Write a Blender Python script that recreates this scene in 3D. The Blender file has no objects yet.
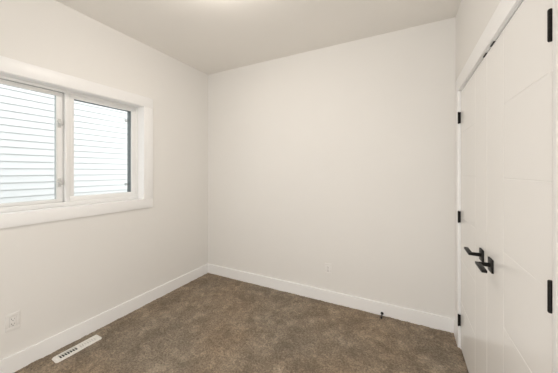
import bpy, bmesh, math, random
import numpy as np
from mathutils import Vector, Matrix

random.seed(3)
rng = np.random.default_rng(7)
S = bpy.context.scene
COL = S.collection

# ------------------------------------------------------------------ camera
YAW = math.radians(27.117)
cd = bpy.data.cameras.new('camera')
cam = bpy.data.objects.new('camera', cd)
COL.objects.link(cam)
cam.location = (0.0, 0.0, 1.40)
cam.rotation_euler = (math.radians(90), 0.0, YAW)
cd.sensor_width = 36.0
cd.sensor_fit = 'HORIZONTAL'
cd.lens = 248.0 * 36.0 / 558.0
cd.shift_y = -15.5 / 558.0
cd.clip_start = 0.02
S.camera = cam

# ------------------------------------------------------------------ world, exposure
W = bpy.data.worlds.new('overcast_sky')
S.world = W
W.use_nodes = True
bg = W.node_tree.nodes['Background']
bg.inputs['Color'].default_value = (0.97, 0.98, 1.0, 1)
bg.inputs['Strength'].default_value = 1.92
S.view_settings.view_transform = 'Standard'
S.view_settings.look = 'None'
S.view_settings.gamma = 1.0
S.view_settings.use_curve_mapping = False
S.view_settings.exposure = 0.0
LAMP_STRENGTH = 31.5
LAMP_COLOR = (1.0, 0.925, 0.85)

# added fill light for the lower walls, shining through the opening behind the viewer
FILL_POWER = 34
ad = bpy.data.lights.new('hall_fill', 'AREA')
ad.shape = 'RECTANGLE'
ad.size, ad.size_y = 1.6, 1.9
ad.energy = FILL_POWER
ad.color = (1.0, 0.985, 0.96)
al = bpy.data.objects.new('hall_fill', ad)
COL.objects.link(al)
al.location = (-0.50, -0.85, 1.05)
al.rotation_euler = (math.radians(90), 0, 0)

# ------------------------------------------------------------------ dimensions
XL, XR, YB, YF, H = -2.444, 0.383, 2.612, -0.55, 2.735

# ------------------------------------------------------------------ materials
def mat(name, color, rough=0.5, metal=0.0, spec=0.5, noise=0.0, nscale=40.0, bump=0.0, bscale=200.0, bdist=0.001):
    m = bpy.data.materials.new(name)
    m.use_nodes = True
    nt = m.node_tree
    p = nt.nodes['Principled BSDF']
    p.inputs['Base Color'].default_value = (*color, 1)
    p.inputs['Roughness'].default_value = rough
    p.inputs['Metallic'].default_value = metal
    p.inputs['Specular IOR Level'].default_value = spec
    tc = nt.nodes.new('ShaderNodeTexCoord')
    if noise > 0:
        n = nt.nodes.new('ShaderNodeTexNoise')
        n.inputs['Scale'].default_value = nscale
        n.inputs['Detail'].default_value = 3
        nt.links.new(tc.outputs['Object'], n.inputs['Vector'])
        mx = nt.nodes.new('ShaderNodeMix')
        mx.data_type = 'RGBA'
        mx.inputs[6].default_value = (*[c * (1 - noise) for c in color], 1)
        mx.inputs[7].default_value = (*[min(1, c * (1 + noise)) for c in color], 1)
        nt.links.new(n.outputs['Fac'], mx.inputs[0])
        nt.links.new(mx.outputs[2], p.inputs['Base Color'])
    if bump > 0:
        n2 = nt.nodes.new('ShaderNodeTexNoise')
        n2.inputs['Scale'].default_value = bscale
        n2.inputs['Detail'].default_value = 2
        nt.links.new(tc.outputs['Object'], n2.inputs['Vector'])
        b = nt.nodes.new('ShaderNodeBump')
        b.inputs['Strength'].default_value = bump
        b.inputs['Distance'].default_value = bdist
        nt.links.new(n2.outputs['Fac'], b.inputs['Height'])
        nt.links.new(b.outputs['Normal'], p.inputs['Normal'])
    return m

M_wall = mat('warm_white_wall_paint', (0.855, 0.838, 0.808), 0.75, spec=0.3, noise=0.01, nscale=3, bump=0.15, bscale=350)
M_ceil = mat('ceiling_paint', (0.90, 0.872, 0.828), 0.9, spec=0.2, noise=0.01, nscale=4, bump=0.25, bscale=160, bdist=0.002)
M_trim = mat('white_trim_paint', (0.955, 0.95, 0.942), 0.35, noise=0.008, nscale=6)
M_door = mat('white_door_paint', (0.91, 0.896, 0.872), 0.24, noise=0.008, nscale=4, bump=0.05, bscale=120)
M_vinyl = mat('white_vinyl', (0.90, 0.897, 0.885), 0.35, noise=0.006, nscale=8)
M_plate = mat('white_plastic', (0.88, 0.862, 0.835), 0.3, noise=0.006, nscale=20)
M_ventw = mat('white_enamel', (0.88, 0.86, 0.81), 0.35, noise=0.01, nscale=20)
M_black = mat('black_metal', (0.008, 0.007, 0.006), 0.40, spec=0.2, metal=0.0, noise=0.1, nscale=60)
M_rubber = mat('black_rubber', (0.015, 0.015, 0.015), 0.7, noise=0.1, nscale=60)
M_dark = mat('dark_slot', (0.12, 0.11, 0.10), 0.8, noise=0.1, nscale=60)
M_duct = mat('duct_metal', (0.10, 0.095, 0.085), 0.6, noise=0.1, nscale=30)
M_grey = mat('slate_grey_frame', (0.145, 0.165, 0.175), 0.5, noise=0.03, nscale=30)
M_clip = mat('grey_plastic', (0.33, 0.34, 0.34), 0.5, noise=0.02, nscale=60)
M_lock = mat('shaded_white_lock', (0.66, 0.66, 0.64), 0.35, noise=0.02, nscale=60)  # white lock toned down, its grey shading put into the colour
M_steel = mat('satin_steel', (0.5, 0.49, 0.47), 0.35, metal=1.0, noise=0.03, nscale=60)
M_siding = mat('white_lap_siding', (0.86, 0.865, 0.865), 0.6, noise=0.015, nscale=12, bump=0.1, bscale=90)
M_gravel = mat('grey_gravel', (0.42, 0.41, 0.39), 0.95, noise=0.3, nscale=60, bump=0.6, bscale=70, bdist=0.02)
M_ext = mat('exterior_stucco', (0.6, 0.6, 0.58), 0.9, noise=0.05, nscale=20)

def glass_mat():
    m = bpy.data.materials.new('window_glass')
    m.use_nodes = True
    nt = m.node_tree
    nt.nodes.remove(nt.nodes['Principled BSDF'])
    out = nt.nodes['Material Output']
    tr = nt.nodes.new('ShaderNodeBsdfTransparent')
    tr.inputs['Color'].default_value = (0.96, 0.98, 0.975, 1)
    gl = nt.nodes.new('ShaderNodeBsdfGlossy')
    gl.inputs['Roughness'].default_value = 0.02
    lw = nt.nodes.new('ShaderNodeLayerWeight')
    lw.inputs['Blend'].default_value = 0.5
    pw = nt.nodes.new('ShaderNodeMath'); pw.operation = 'POWER'
    pw.inputs[1].default_value = 4.0
    nt.links.new(lw.outputs['Facing'], pw.inputs[0])
    fr = nt.nodes.new('ShaderNodeMath'); fr.operation = 'MULTIPLY_ADD'
    fr.inputs[1].default_value = 0.35
    fr.inputs[2].default_value = 0.02
    nt.links.new(pw.outputs[0], fr.inputs[0])
    mx = nt.nodes.new('ShaderNodeMixShader')
    nt.links.new(fr.outputs[0], mx.inputs[0])
    nt.links.new(tr.outputs[0], mx.inputs[1])
    nt.links.new(gl.outputs[0], mx.inputs[2])
    nt.links.new(mx.outputs[0], out.inputs['Surface'])
    return m
M_glass = glass_mat()

def lamp_mat():
    m = bpy.data.materials.new('lit_diffuser')
    m.use_nodes = True
    p = m.node_tree.nodes['Principled BSDF']
    p.inputs['Base Color'].default_value = (0.9, 0.9, 0.88, 1)
    p.inputs['Emission Color'].default_value = (*LAMP_COLOR, 1)
    p.inputs['Emission Strength'].default_value = LAMP_STRENGTH
    return m
M_lamp = lamp_mat()

def carpet_mat():
    m = bpy.data.materials.new('taupe_carpet')
    m.use_nodes = True
    nt = m.node_tree
    p = nt.nodes['Principled BSDF']
    p.inputs['Roughness'].default_value = 0.95
    p.inputs['Specular IOR Level'].default_value = 0.1
    p.inputs['Sheen Weight'].default_value = 0.15
    p.inputs['Sheen Roughness'].default_value = 0.5
    p.inputs['Sheen Tint'].default_value = (0.8, 0.7, 0.6, 1)
    tc = nt.nodes.new('ShaderNodeTexCoord')
    def noise(scale, detail, dist=0.0):
        n = nt.nodes.new('ShaderNodeTexNoise')
        n.inputs['Scale'].default_value = scale
        n.inputs['Detail'].default_value = detail
        n.inputs['Distortion'].default_value = dist
        nt.links.new(tc.outputs['Object'], n.inputs['Vector'])
        return n
    def ramp(src, a, b, c0, c1):
        r = nt.nodes.new('ShaderNodeValToRGB')
        r.color_ramp.elements[0].position = a
        r.color_ramp.elements[1].position = b
        r.color_ramp.elements[0].color = (*c0, 1)
        r.color_ramp.elements[1].color = (*c1, 1)
        nt.links.new(src, r.inputs[0])
        return r
    def mix(kind, fac, a, b):
        x = nt.nodes.new('ShaderNodeMix')
        x.data_type = 'RGBA'
        x.blend_type = kind
        x.inputs[0].default_value = fac
        nt.links.new(a, x.inputs[6])
        nt.links.new(b, x.inputs[7])
        return x.outputs[2]
    big = ramp(noise(5.5, 5.0, 0.4).outputs['Fac'], 0.36, 0.68, (0.222, 0.180, 0.136), (0.325, 0.271, 0.210))
    hue = ramp(noise(1.3, 1.0).outputs['Fac'], 0.40, 0.62, (1.05, 1.0, 0.94), (0.97, 0.98, 0.98))
    spots = ramp(noise(13.0, 2.5, 0.5).outputs['Fac'], 0.48, 0.70, (0.93, 0.93, 0.93), (1.32, 1.32, 1.31))
    fine = ramp(noise(75.0, 4.0).outputs['Fac'], 0.30, 0.70, (0.60, 0.60, 0.60), (1.34, 1.33, 1.32))
    yarn = ramp(noise(260.0, 2.0).outputs['Fac'], 0.3, 0.7, (0.60, 0.60, 0.60), (1.36, 1.35, 1.34))
    c = mix('MULTIPLY', 1.0, big.outputs[0], hue.outputs[0])
    c = mix('MULTIPLY', 0.9, c, spots.outputs[0])
    c = mix('MULTIPLY', 0.9, c, fine.outputs[0])
    c = mix('MULTIPLY', 0.9, c, yarn.outputs[0])
    nt.links.new(c, p.inputs['Base Color'])
    return m
M_carpet = carpet_mat()

# ------------------------------------------------------------------ mesh helpers
def box(bm, a, b, bev=0.0, seg=2, rot=None, pivot=None):
    a = Vector(a); b = Vector(b)
    lo = Vector([min(a[i], b[i]) for i in range(3)])
    hi = Vector([max(a[i], b[i]) for i in range(3)])
    g = bmesh.ops.create_cube(bm, size=1.0)
    vs = g['verts']
    for v in vs:
        v.co = Vector([lo[i] + (v.co[i] + 0.5) * (hi[i] - lo[i]) for i in range(3)])
    geo = vs
    if bev > 0:
        es = list({e for v in vs for e in v.link_edges})
        r = bmesh.ops.bevel(bm, geom=es, offset=bev, segments=seg, profile=0.5, affect='EDGES')
        geo = list({v for f in r['faces'] for v in f.verts} | {v for v in vs if v.is_valid})
    if rot is not None:
        bmesh.ops.rotate(bm, verts=[v for v in geo if v.is_valid], cent=pivot or (lo + hi) / 2, matrix=rot)
    return geo

def tube(bm, p0, p1, r0, r1=None, n=20):
    p0 = Vector(p0); p1 = Vector(p1)
    r1 = r0 if r1 is None else r1
    d = p1 - p0
    q = Vector((0, 0, 1)).rotation_difference(d.normalized()).to_matrix().to_4x4()
    bmesh.ops.create_cone(bm, cap_ends=True, cap_tris=False, segments=n, radius1=r0, radius2=r1,
                          depth=d.length, matrix=Matrix.Translation((p0 + p1) / 2) @ q)

def lathe(bm, prof, cen, axis='Z', n=32):
    """prof: list of (radius, height)"""
    rings = []
    for r, h in prof:
        ring = []
        for k in range(n):
            t = 2 * math.pi * k / n
            x, y = r * math.cos(t), r * math.sin(t)
            p = {'Z': (x, y, h), 'Y': (x, h, y), 'X': (h, x, y)}[axis]
            ring.append(bm.verts.new(Vector(cen) + Vector(p)))
        rings.append(ring)
    for a, b in zip(rings, rings[1:]):
        for k in range(n):
            bm.faces.new((a[k], a[(k + 1) % n], b[(k + 1) % n], b[k]))
    bm.faces.new(rings[0]); bm.faces.new(rings[-1])

def obj(name, bm, m, parent=None, smooth=False):
    bmesh.ops.recalc_face_normals(bm, faces=bm.faces[:])
    me = bpy.data.meshes.new(name)
    bm.to_mesh(me); bm.free()
    me.materials.append(m)
    if smooth:
        me.polygons.foreach_set('use_smooth', [True] * len(me.polygons))
        me.set_sharp_from_angle(angle=math.radians(40))
    o = bpy.data.objects.new(name, me)
    COL.objects.link(o)
    if parent is not None:
        o.parent = parent
        o.matrix_parent_inverse = Matrix.Translation(-Vector(parent.location))
    return o

def new(): return bmesh.new()

def tag(o, label=None, cat=None, group=None, kind=None):
    if label: o['label'] = label
    if cat: o['category'] = cat
    if group: o['group'] = group
    if kind: o['kind'] = kind
    return o

def empty(name, loc):
    o = bpy.data.objects.new(name, None)
    o.empty_display_size = 0.05
    o.location = loc
    COL.objects.link(o)
    return o

def boxes(name, lst, m, parent=None, bev=0.0, seg=2):
    bm = new()
    for a, b in lst: box(bm, a, b, bev, seg)
    return obj(name, bm, m, parent)

def struct(o, label, cat):
    return tag(o, label, cat, kind='structure')

def copy_tree(o, offset):
    """copy a thing and its parts (thing root is an Empty)"""
    c = o.copy(); COL.objects.link(c)
    c.location = Vector(o.location) + Vector(offset)
    for ch in o.children:
        d = ch.copy(); COL.objects.link(d); d.parent = c
        for g in ch.children:
            e = g.copy(); COL.objects.link(e); e.parent = d
    return c

# ------------------------------------------------------------------ window numbers
WY0, WY1, WZ0, WZ1 = 0.389, 1.658, 1.107, 2.071      # clear opening inside the jamb lining
JT = 0.014                                            # jamb lining
# ------------------------------------------------------------------ closet door opening
DY0, DYM, DY1, DZ = 0.984, 1.6830, 2.395, 2.026
JY0, JY1, JZ = 0.980, 2.399, 2.031                    # inner faces of the door frame

# ------------------------------------------------------------------ room shell
a = 0.16
o = boxes('wall_left', [
    ((XL - a, YF - a, -0.02), (XL, WY0 - JT, H)),
    ((XL - a, WY1 + JT, -0.02), (XL, YB + a, H)),
    ((XL - a, WY0 - JT, -0.02), (XL, WY1 + JT, WZ0 - JT)),
    ((XL - a, WY0 - JT, WZ1 + JT), (XL, WY1 + JT, H))], M_wall)
struct(o, 'warm off-white left wall with the slider window in it', 'wall')
o = boxes('wall_back', [((XL, YB, -0.02), (XR + 0.12, YB + a, H))], M_wall)
struct(o, 'plain warm off-white wall straight ahead, between window and closet', 'wall')
o = boxes('wall_right', [
    ((XR, YF - a, -0.02), (XR + 0.12, JY0 - 0.018, H)),
    ((XR, JY1 + 0.018, -0.02), (XR + 0.12, YB, H)),
    ((XR, JY0 - 0.018, JZ + 0.018), (XR + 0.12, JY1 + 0.018, H))], M_wall)
struct(o, 'off-white right wall around the closet doors', 'wall')
OX0, OX1, OZ = -1.60, 0.30, 2.15           # unseen wide opening, added to let the fill light in
o = boxes('wall_front', [
    ((XL, YF - 0.12, -0.02), (OX0, YF, H)),
    ((OX1, YF - 0.12, -0.02), (XR, YF, H)),
    ((OX0, YF - 0.12, OZ), (OX1, YF, H))], M_wall)
struct(o, 'off-white wall behind the viewer, with a wide opening added for the fill light', 'wall')
HY = -1.80  # unseen hall, added to enclose the fill light
o = boxes('wall_added_hall', [
    ((XL - a, HY - 0.1, -0.02), (XR + 0.12, HY, H)),
    ((XL - a, HY, -0.02), (XL, YF - a, H)),
    ((XR, HY, -0.02), (XR + 0.12, YF - a, H))], M_wall)
struct(o, 'off-white walls of an unseen hall added behind the viewer around the fill light', 'wall')
o = boxes('floor_added_hall', [((XL - a, HY, -0.03), (XR + 0.12, YF, -0.006))], M_carpet)
struct(o, 'taupe carpet of the unseen hall added behind the viewer', 'floor')
o = boxes('wall_closet', [
    ((XR + 0.60, JY0 - 0.3, -0.02), (XR + 0.66, JY1 + 0.3, H)),
    ((XR + 0.12, JY0 - 0.3, -0.02), (XR + 0.60, JY0 - 0.24, H)),
    ((XR + 0.12, JY1 + 0.24, -0.02), (XR + 0.60, JY1 + 0.3, H))], M_wall)
struct(o, 'closet interior walls behind the double doors', 'wall')
o = boxes('ceiling', [((XL - a, -1.9, H), (XR + 0.66, YB + a, H + 0.12))], M_ceil)
struct(o, 'plain flat off-white ceiling', 'ceiling')

# carpeted floor: dense tufted grid with a cut-out for the floor register
VX0, VX1, VY0, VY1 = -2.350, -2.264, 0.868, 1.176
def vnoise(X, Y, cell):
    gx, gy = X / cell, Y / cell
    x0, y0 = np.floor(gx).astype(int), np.floor(gy).astype(int)
    fx, fy = gx - x0, gy - y0
    fx = fx * fx * (3 - 2 * fx); fy = fy * fy * (3 - 2 * fy)
    x0 -= x0.min(); y0 -= y0.min()
    g = rng.random((x0.max() + 2, y0.max() + 2))
    return (g[x0, y0] * (1 - fx) * (1 - fy) + g[x0 + 1, y0] * fx * (1 - fy)
            + g[x0, y0 + 1] * (1 - fx) * fy + g[x0 + 1, y0 + 1] * fx * fy)
def carpet():
    st = 0.0055
    xs = np.arange(XL, XR + 0.001 + st, st); ys = np.arange(YF, YB + st, st)
    xs = np.clip(xs, XL, XR); ys = np.clip(ys, YF, YB)
    X, Y = np.meshgrid(xs, ys, indexing='ij')
    Z = (rng.random(X.shape) - 0.5) * 0.003 + (vnoise(X, Y, 0.014) - 0.5) * 0.005 \
        + (vnoise(X, Y, 0.045) - 0.5) * 0.004 + (vnoise(X, Y, 0.16) - 0.5) * 0.003
    nx, ny = X.shape
    J = 0.0022
    Xj = X + (rng.random(X.shape) - 0.5) * J; Yj = Y + (rng.random(X.shape) - 0.5) * J
    co = np.stack([Xj, Yj, Z - 0.002], -1).reshape(-1, 3).astype(np.float32)
    i, j = np.meshgrid(np.arange(nx - 1), np.arange(ny - 1), indexing='ij')
    cx = (xs[i] + xs[i + 1]) / 2; cy = (ys[j] + ys[j + 1]) / 2
    keep = ~((cx > VX0 + 0.014) & (cx < VX1 - 0.014) & (cy > VY0 + 0.014) & (cy < VY1 - 0.014))
    i, j = i[keep], j[keep]
    q = np.stack([i * ny + j, (i + 1) * ny + j, (i + 1) * ny + j + 1, i * ny + j + 1], -1).astype(np.int32)
    me = bpy.data.meshes.new('floor')
    me.vertices.add(len(co)); me.vertices.foreach_set('co', co.ravel())
    me.loops.add(q.size); me.loops.foreach_set('vertex_index', q.ravel())
    me.polygons.add(len(q))
    me.polygons.foreach_set('loop_start', np.arange(0, q.size, 4, dtype=np.int32))
    me.update(calc_edges=True)
    me.polygons.foreach_set('use_smooth', np.ones(len(q), dtype=bool))
    me.materials.append(M_carpet)
    o = bpy.data.objects.new('floor', me)
    COL.objects.link(o)
    return o
struct(carpet(), 'mottled brown taupe cut-pile carpet covering the whole floor', 'floor')
o = boxes('floor_closet', [((XR, JY0 - 0.3, -0.03), (XR + 0.66, JY1 + 0.3, -0.008))], M_carpet)
struct(o, 'carpet strip under the closet doors', 'floor')

# baseboards: flat stock with an eased top edge
BH, BT = 0.119, 0.016
def baseboard(name, a, b, label):
    o = boxes(name, [(a, b)], M_trim, bev=0.003)
    return struct(o, label, 'baseboard')
baseboard('baseboard_left', (XL - 0.001, YF, -0.012), (XL + BT, YB, BH), 'white baseboard along the foot of the window wall')
baseboard('baseboard_back', (XL + BT, YB - BT, -0.012), (XR, YB + 0.001, BH), 'white baseboard along the foot of the wall ahead')
baseboard('baseboard_right', (XR - BT, 2.512, -0.012), (XR + 0.001, YB - BT, BH), 'short white baseboard between the back corner and closet trim')
baseboard('baseboard_front', (XL + BT, YF - 0.001, -0.012), (OX0 - 0.1, YF + BT, BH), 'white baseboard behind the viewer')

# ------------------------------------------------------------------ window casing (trim)
CX = XL + 0.016
CW, RV = 0.104, 0.003
bm = new()
y0, y1, z0, z1 = WY0 - RV, WY1 - RV + 0.004, WZ0 - RV + 0.002, WZ1 + RV
box(bm, (XL - 0.001, y0 - CW, z1), (CX, y1 + CW, z1 + CW), 0.002)
box(bm, (XL - 0.001, y0 - CW, z0 - CW + 0.01), (CX, y1 + CW, z0), 0.002)
box(bm, (XL - 0.001, y0 - CW, z0), (CX, y0, z1), 0.002)
box(bm, (XL - 0.001, y1, z0), (CX, y1 + CW, z1), 0.002)
o = obj('trim_1', bm, M_trim, smooth=True)
struct(o, 'flat white casing framing the window', 'window trim')

# ------------------------------------------------------------------ window
win = empty('window_1', (XL - 0.10, (WY0 + WY1) / 2, WZ0))
struct(win, 'white two-panel window looking onto white siding', 'window')
FX0, FX1 = XL - 0.150, XL - 0.080          # frame: outer / inner face
boxes('jamb_lining', [
    ((FX1 - 0.01, WY0 - JT, WZ1), (XL + 0.001, WY1 + JT, WZ1 + JT)),
    ((FX1 - 0.01, WY0 - JT, WZ0 - JT), (XL + 0.001, WY1 + JT, WZ0)),
    ((FX1 - 0.01, WY0 - JT, WZ0), (XL + 0.001, WY0, WZ1)),
    ((FX1 - 0.01, WY1, WZ0), (XL + 0.001, WY1 + JT, WZ1))], M_trim, win)
def ring(bm, x0, x1, ya, yb, za, zb, wl, wr, wb, wt, bev=0.002):
    box(bm, (x0, ya, zb - wt), (x1, yb, zb), bev)
    box(bm, (x0, ya, za), (x1, yb, za + wb), bev)
    box(bm, (x0, ya, za + wb), (x1, ya + wl, zb - wt), bev)
    box(bm, (x0, yb - wr, za + wb), (x1, yb, zb - wt), bev)
YM0, YM1 = 1.028, 1.056                    # mullion
# main vinyl frame
bm = new()
ring(bm, FX0 + 0.045, FX1, WY0, WY1, WZ0, WZ1, 0.035, 0.020, 0.035, 0.018)
obj('window_frame', bm, M_vinyl, win, True)
bm = new()
box(bm, (FX0 + 0.03, YM0, WZ0 + 0.035), (FX1 - 0.002, YM1, WZ1 - 0.018), 0.002)
box(bm, (FX0 + 0.026, YM0 - 0.0068, WZ0 + 0.035), (FX1 - 0.040, YM0 + 0.002, WZ1 - 0.018))
obj('mullion', bm, M_vinyl, win, True)
# fixed right-hand light: glazing frame + pane
bm = new()
GY0, GY1, GZ0, GZ1 = 1.094, 1.596, 1.184, 2.020
ring(bm, FX0 + 0.040, FX1 - 0.014, YM1, WY1 - 0.018, WZ0 + 0.033, WZ1 - 0.016, GY0 - YM1, WY1 - 0.018 - GY1, GZ0 - WZ0 - 0.033, WZ1 - 0.016 - GZ1)
fx = obj('glazing_frame', bm, M_vinyl, win, True)
boxes('glass_pane', [((FX0 + 0.042, GY0 - 0.004, GZ0 - 0.004), (FX0 + 0.046, GY1 + 0.004, GZ1 + 0.004))], M_glass, fx)
# operable left sash
SY0, SY1, SZ0, SZ1 = 0.444, 0.978, 1.170, 2.020
bm = new()
ring(bm, FX0 + 0.025, FX1 - 0.032, WY0 + 0.033, YM0 - 0.007, WZ0 + 0.033, WZ1 - 0.0175, SY0 - WY0 - 0.033, YM0 - 0.007 - SY1, SZ0 - WZ0 - 0.033, WZ1 - 0.0175 - SZ1)
sash = obj('sash', bm, M_vinyl, win, True)
boxes('glass_pane', [((FX0 + 0.034, SY0 - 0.004, SZ0 - 0.004), (FX0 + 0.038, SY1 + 0.004, SZ1 + 0.004))], M_glass, sash)
# slate grey outer frame seen through the glass
bm = new()
EX0, EX1 = FX0 - 0.020, FX0 + 0.0245
ring(bm, FX0 + 0.008, EX1, WY0, YM0 + 0.014, WZ0, WZ1, 0.064, YM0 + 0.014 - SY1 - 0.001, SZ0 - WZ0 - 0.004, WZ1 - SZ1 - 0.003, 0.001)
ring(bm, EX0, EX1, YM0 + 0.014, WY1, WZ0, WZ1, GY0 - YM0 - 0.020, WY1 - GY1 - 0.001, GZ0 - WZ0 - 0.004, WZ1 - GZ1 - 0.003, 0.001)
ef = obj('outer_frame', bm, M_grey, win, True)
ef['label'] = 'slate grey outer window frame behind the glass'
# sash locks on the meeting stile
for zc in (1.795, 1.305):
    bm = new()
    xs = FX1 - 0.032
    box(bm, (xs - 0.001, 0.988, zc - 0.036), (xs + 0.008, 1.008, zc + 0.036), 0.002)
    box(bm, (xs + 0.006, 0.990, zc - 0.014), (xs + 0.026, 1.006, zc + 0.014), 0.003)
    box(bm, (xs + 0.020, 0.968, zc - 0.007), (xs + 0.032, 1.020, zc + 0.007), 0.003, rot=Matrix.Rotation(math.radians(-40), 3, 'X'))
    obj('sash_lock', bm, M_lock, sash, True)
# small clips holding the outer frame, near the right-hand edge of the fixed pane
for zc in (1.925, 1.262):
    bm = new()
    ring(bm, EX0 + 0.010, EX0 + 0.018, GY1 - 0.032, GY1 + 0.002, zc - 0.012, zc + 0.012, 0.006, 0.006, 0.005, 0.005, 0.0)
    box(bm, (EX0 + 0.008, GY1 - 0.012, zc - 0.004), (EX0 + 0.016, GY1 + 0.002, zc + 0.004), 0.001)
    obj('frame_clip', bm, M_clip, ef)

# ------------------------------------------------------------------ closet door frame and casing
frame = empty('trim_2', (XR, DYM, 0))
struct(frame, 'white casing and frame around the double closet doors', 'door trim')
TX = XR - 0.016
boxes('door_jamb', [
    ((XR - 0.001, JY1, -0.008), (XR + 0.118, JY1 + 0.018, JZ + 0.018)),
    ((XR - 0.001, JY0 - 0.018, -0.008), (XR + 0.118, JY0, JZ + 0.018)),
    ((XR - 0.001, JY0, JZ), (XR + 0.118, JY1, JZ + 0.018)),
    ((XR + 0.045, JY1 - 0.012, -0.008), (XR + 0.07, JY1, JZ)),
    ((XR + 0.045, JY0, -0.008), (XR + 0.07, JY0 + 0.012, JZ)),
    ((XR + 0.045, JY0 + 0.012, JZ - 0.012), (XR + 0.07, JY1 - 0.012, JZ))], M_trim, frame)
bm = new()
ci, co_ = 0.006, 0.108
box(bm, (TX, JY0 - co_, JZ + 0.005), (XR + 0.0005, JY1 + co_, JZ + 0.112), 0.002)
box(bm, (TX, JY1 + ci, -0.010), (XR + 0.0005, JY1 + co_, JZ + 0.005), 0.002)
box(bm, (TX, JY0 - co_, -0.010), (XR + 0.0005, JY0 - ci, JZ + 0.005), 0.002)
obj('casing', bm, M_trim, frame, True)
for yc in (1.712, 1.578):
    bm = new()
    box(bm, (XR - 0.004, yc - 0.029, JZ - 0.0025), (XR + 0.022, yc + 0.029, JZ + 0.001), 0.001)
    lathe(bm, [(0.006, 0.0), (0.005, -0.0025)], (XR + 0.012, yc, JZ - 0.003), 'Z', 16)
    k = obj('ball_catch', bm, M_black, frame)
    k['label'] = 'black catch plate in the door head'

# ------------------------------------------------------------------ closet doors
DX = XR + 0.001                            # door face
def door(name, ya, yb, hinge_y, s, label):
    """s=+1: hinges on the far (+Y) side; lever points toward the hinges"""
    root = empty(name, (DX, (ya + yb) / 2, 0.012))
    struct(root, label, 'closet door')
    g, gv = 0.0024, 0.0016
    lock_y = ya if s > 0 else yb
    gy = lock_y + s * 0.250                # vertical groove
    zs = [0.012, 0.375, 0.709, 1.042, 1.368, 1.696, DZ]
    bm = new()
    box(bm, (DX + 0.0012, ya, 0.012), (DX + 0.036, yb, DZ), 0.001)
    lo, hi = min(gy - s * 0, lock_y), max(gy, lock_y)
    # plain strip beside the vertical groove (lock side)
    a_, b_ = (lock_y, gy - gv / 2) if s > 0 else (gy + gv / 2, lock_y)
    box(bm, (DX, a_, 0.012), (DX + 0.006, b_, DZ), 0.0010, 1)
    c_, d_ = (gy + gv / 2, hinge_y) if s > 0 else (hinge_y, gy - gv / 2)
    for k in range(6):
        za = zs[k] + (g / 2 if k else 0); zb = zs[k + 1] - (g / 2 if k < 5 else 0)
        box(bm, (DX, c_, za), (DX + 0.006, d_, zb), 0.0010, 1)
    obj('door_slab', bm, M_door, root)
    # lever handle: square rose, neck, flat lever
    zc = 0.926
    yc = lock_y + s * 0.083
    bm = new()
    box(bm, (DX - 0.009, yc - 0.033, zc - 0.033), (DX, yc + 0.033, zc + 0.033), 0.0015)
    h = obj('door_handle', bm, M_black, root, True)
    h['label'] = 'black square-rose lever handle'
    bm = new()
    tube(bm, (DX - 0.008, yc, zc), (DX - 0.052, yc, zc), 0.0105, 0.0095, 20)
    obj('neck', bm, M_black, h, True)
    bm = new()
    box(bm, (DX - 0.066, yc - s * 0.012, zc - 0.0065), (DX - 0.044, yc + s * 0.118, zc + 0.0065), 0.002)
    obj('lever', bm, M_black, h, True)
    # hinges
    for hz in (1.820, 1.038, 0.222):
        bm = new()
        ky = hinge_y - (0.002 if s > 0 else -0.009)
        kx = DX - 0.0140
        for q in range(5):
            zq = hz - 0.044 + q * 0.0176
            tube(bm, (kx, ky, zq + 0.0004), (kx, ky, zq + 0.0172), 0.0058, None, 16)
        tube(bm, (kx, ky, hz - 0.044), (kx, ky, hz + 0.044), 0.0050, None, 12)
        tube(bm, (kx, ky, hz + 0.044), (kx, ky, hz + 0.047), 0.0058, 0.004, 16)
        tube(bm, (kx, ky, hz - 0.047), (kx, ky, hz - 0.044), 0.004, 0.0058, 16)
        box(bm, (kx, ky - 0.0012, hz - 0.044), (DX + 0.030, ky + 0.0012, hz + 0.044))
        hg = obj('hinge', bm, M_black, root, True)
        hg['label'] = 'black butt hinge'
    return root
door('door_1', DYM + 0.0015, DY1, DY1, +1, 'farther white closet door, hinged by the back corner, with black lever')
door('door_2', DY0, DYM - 0.0015, DY0, -1, 'nearer white closet door with grooved panel lines and black lever')

# ------------------------------------------------------------------ outlets (built facing +X, then turned)
def outlet(loc, rotz, label):
    root = empty('power_outlet', loc)
    tag(root, label, 'outlet', 'white wall outlets')
    def fin(name, bm, m, par):
        bmesh.ops.transform(bm, matrix=Matrix.Rotation(rotz, 4, 'Z'), verts=bm.verts[:])
        bmesh.ops.translate(bm, vec=Vector(loc), verts=bm.verts[:])
        return obj(name, bm, m, par, True)
    bm = new()
    w, h = 0.036, 0.058
    ring(bm, 0, 0.0055, -w, w, -h, h, 0.0185, 0.0185, 0.0235, 0.0235, 0.0012)
    bm2 = bm
    fin('cover_plate', bm2, M_plate, root)
    bm = new()
    box(bm, (0, -0.0168, -0.0338), (0.0072, 0.0168, 0.0338), 0.0012)
    rc = fin('receptacle', bm, M_plate, root)
    for zc in (0.017, -0.017):
        bm = new()
        box(bm, (0.0068, -0.0078, zc - 0.002), (0.0076, -0.0056, zc + 0.008))
        box(bm, (0.0068, 0.0056, zc - 0.001), (0.0076, 0.0074, zc + 0.007))
        lathe(bm, [(0.0026, 0.0068), (0.0026, 0.0076)], (0, 0, zc - 0.008), 'X', 14)
        fin('slots', bm, M_dark, rc)
    for zc in (0.046, -0.046):
        bm = new()
        lathe(bm, [(0.0032, 0.005), (0.0028, 0.0064)], (0, 0, zc), 'X', 16)
        fin('screw', bm, M_plate, root)
    return root
outlet((XL, 0.693, 0.350), 0.0, 'white wall outlet under the window, left of the floor vent')
outlet((-0.744, YB, 0.350), -math.pi / 2, 'white wall outlet low on the wall ahead, away from the window')

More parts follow.
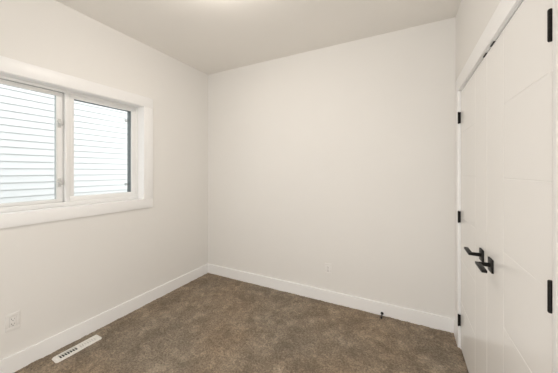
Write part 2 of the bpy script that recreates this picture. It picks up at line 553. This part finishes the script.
# ------------------------------------------------------------------ floor register
vc = ((VX0 + VX1) / 2, (VY0 + VY1) / 2)
vent = empty('floor_vent', (vc[0], vc[1], 0.0))
tag(vent, 'white slotted floor vent set into the carpet beside the left baseboard', 'vent')
bm = new()
ox0, ox1, oy0, oy1 = VX0 + 0.017, VX1 - 0.017, VY0 + 0.032, VY1 - 0.032
zt, zb_ = 0.010, 0.0005
def plate(bm):
    # outer rounded outline, bevelled rim, rectangular opening
    def outline(x0, x1, y0, y1, r, n=5):
        pts = []
        for cx, cy, a0 in ((x1 - r, y1 - r, 0), (x0 + r, y1 - r, 90), (x0 + r, y0 + r, 180), (x1 - r, y0 + r, 270)):
            for k in range(n + 1):
                t = math.radians(a0 + 90 * k / n)
                pts.append((cx + r * math.cos(t), cy + r * math.sin(t)))
        return pts
    A = outline(VX0, VX1, VY0, VY1, 0.012)
    B = outline(VX0 + 0.006, VX1 - 0.006, VY0 + 0.006, VY1 - 0.006, 0.008)
    Cc = outline(ox0, ox1, oy0, oy1, 0.001)
    L = [[bm.verts.new((x, y, z)) for x, y in P] for P, z in ((A, zb_), (B, zt), (Cc, zt), (Cc, zb_ - 0.004), (A, zb_ - 0.004))]
    n = len(A)
    for u, v in ((0, 1), (1, 2), (2, 3), (3, 4), (4, 0)):
        for k in range(n):
            bm.faces.new((L[u][k], L[u][(k + 1) % n], L[v][(k + 1) % n], L[v][k]))
plate(bm)
obj('vent_plate', bm, M_ventw, vent, False)
# louvre fins: two banks tilted opposite ways, with a solid bar between
nb = 7
mid = (oy0 + oy1) / 2
bm = new()
box(bm, (ox0, mid - 0.007, zt - 0.008), (ox1, mid + 0.007, zt - 0.0005), 0.0005)
obj('centre_bar', bm, M_ventw, vent)
for bank, (ya, yb, tilt) in enumerate(((oy0, mid - 0.007, -38), (mid + 0.007, oy1, 14))):
    p = (yb - ya) / nb
    for k in range(nb + 1):
        yc = ya + p * k
        bm = new()
        box(bm, (ox0, yc - 0.0060, zt - 0.0062), (ox1, yc + 0.0060, zt - 0.0042), 0.0,
            rot=Matrix.Rotation(math.radians(tilt), 3, 'X'))
        obj('louvre', bm, M_ventw, vent)
bm = new()

d0, d1 = -0.09, zb_ - 0.004
t = 0.002
box(bm, (ox0 - 0.006, oy0 - 0.006, d0), (ox1 + 0.006, oy1 + 0.006, d0 + t))
box(bm, (ox0 - 0.006, oy0 - 0.006, d0), (ox0 - 0.006 + t, oy1 + 0.006, d1))
box(bm, (ox1 + 0.006 - t, oy0 - 0.006, d0), (ox1 + 0.006, oy1 + 0.006, d1))
box(bm, (ox0 - 0.006, oy0 - 0.006, d0), (ox1 + 0.006, oy0 - 0.006 + t, d1))
box(bm, (ox0 - 0.006, oy1 + 0.006 - t, d0), (ox1 + 0.006, oy1 + 0.006, d1))
obj('duct_boot', bm, M_duct, vent)

# ------------------------------------------------------------------ door stop on the back baseboard
sx, sz = -0.206, 0.0205
stop = empty('door_stop', (sx, YB - BT, sz))
tag(stop, 'small black rigid door stop on the baseboard of the wall ahead', 'door stop')
bm = new()
lathe(bm, [(0.0135, 0.001), (0.0135, -0.003), (0.010, -0.007), (0.005, -0.010)], (sx, YB - BT, sz), 'Y', 24)
obj('flange', bm, M_black, stop, True)
bm = new()
tube(bm, (sx, YB - BT - 0.008, sz), (sx, YB - BT - 0.074, sz), 0.0048, 0.0042, 16)
obj('rod', bm, M_black, stop, True)
bm = new()
lathe(bm, [(0.0065, 0.0), (0.0085, -0.002), (0.0088, -0.012), (0.006, -0.017)], (sx, YB - BT - 0.072, sz), 'Y', 20)
obj('rubber_tip', bm, M_rubber, stop, True)

# ------------------------------------------------------------------ ceiling light (just above the frame)
LX, LY = -1.10, 1.18
lamp = empty('ceiling_light', (LX, LY, H))
tag(lamp, 'round flush ceiling light just above the picture, over the room centre', 'light')
bm = new()
lathe(bm, [(0.120, 0.001), (0.120, -0.022), (0.116, -0.026)], (LX, LY, H), 'Z', 48)
obj('lamp_base', bm, M_trim, lamp, True)
bm = new()
lathe(bm, [(0.110, -0.024), (0.150, -0.034), (0.168, -0.052), (0.165, -0.075), (0.135, -0.100), (0.085, -0.116), (0.02, -0.122)], (LX, LY, H), 'Z', 48)
obj('lamp_shade', bm, M_lamp, lamp, True)

# ------------------------------------------------------------------ outside: neighbouring house with lap siding, gravel side yard
GZ = -0.45
HX = -5.0
bm = new()
exp_ = 0.1016
n = 52
Ya, Yb = -3.0, 9.0
prof = []
for k in range(n):
    z = GZ + 0.15 + k * exp_
    prof += [(HX - 0.010, z), (HX - 0.010, z + 0.011), (HX + 0.017, z + 0.011), (HX + 0.017, z + 0.018), (HX + 0.004, z + exp_)]
back = HX - 4.0
prof = [(back, GZ - 0.02), (HX + 0.004, GZ - 0.02), (HX + 0.004, GZ + 0.15)] + prof + [(back, GZ + 0.15 + n * exp_)]
va = [bm.verts.new((x, Ya, z)) for x, z in prof]
vb = [bm.verts.new((x, Yb, z)) for x, z in prof]
for k in range(len(prof)):
    kk = (k + 1) % len(prof)
    bm.faces.new((va[k], va[kk], vb[kk], vb[k]))
bm.faces.new(va); bm.faces.new(vb)
o = obj('neighbouring_house', bm, M_siding)
tag(o, 'white lap-sided house wall seen close outside the window', 'house')
o = boxes('ground', [((HX - 0.5, Ya, GZ - 0.1), (XL - a - 0.001, Yb, GZ))], M_gravel)
struct(o, 'grey gravel strip between the two houses', 'ground')
o = boxes('wall_foundation', [((XL - a, YF - a, GZ), (XL - 0.01, YB + a, -0.1))], M_ext)
struct(o, 'foundation wall under the window wall', 'wall')
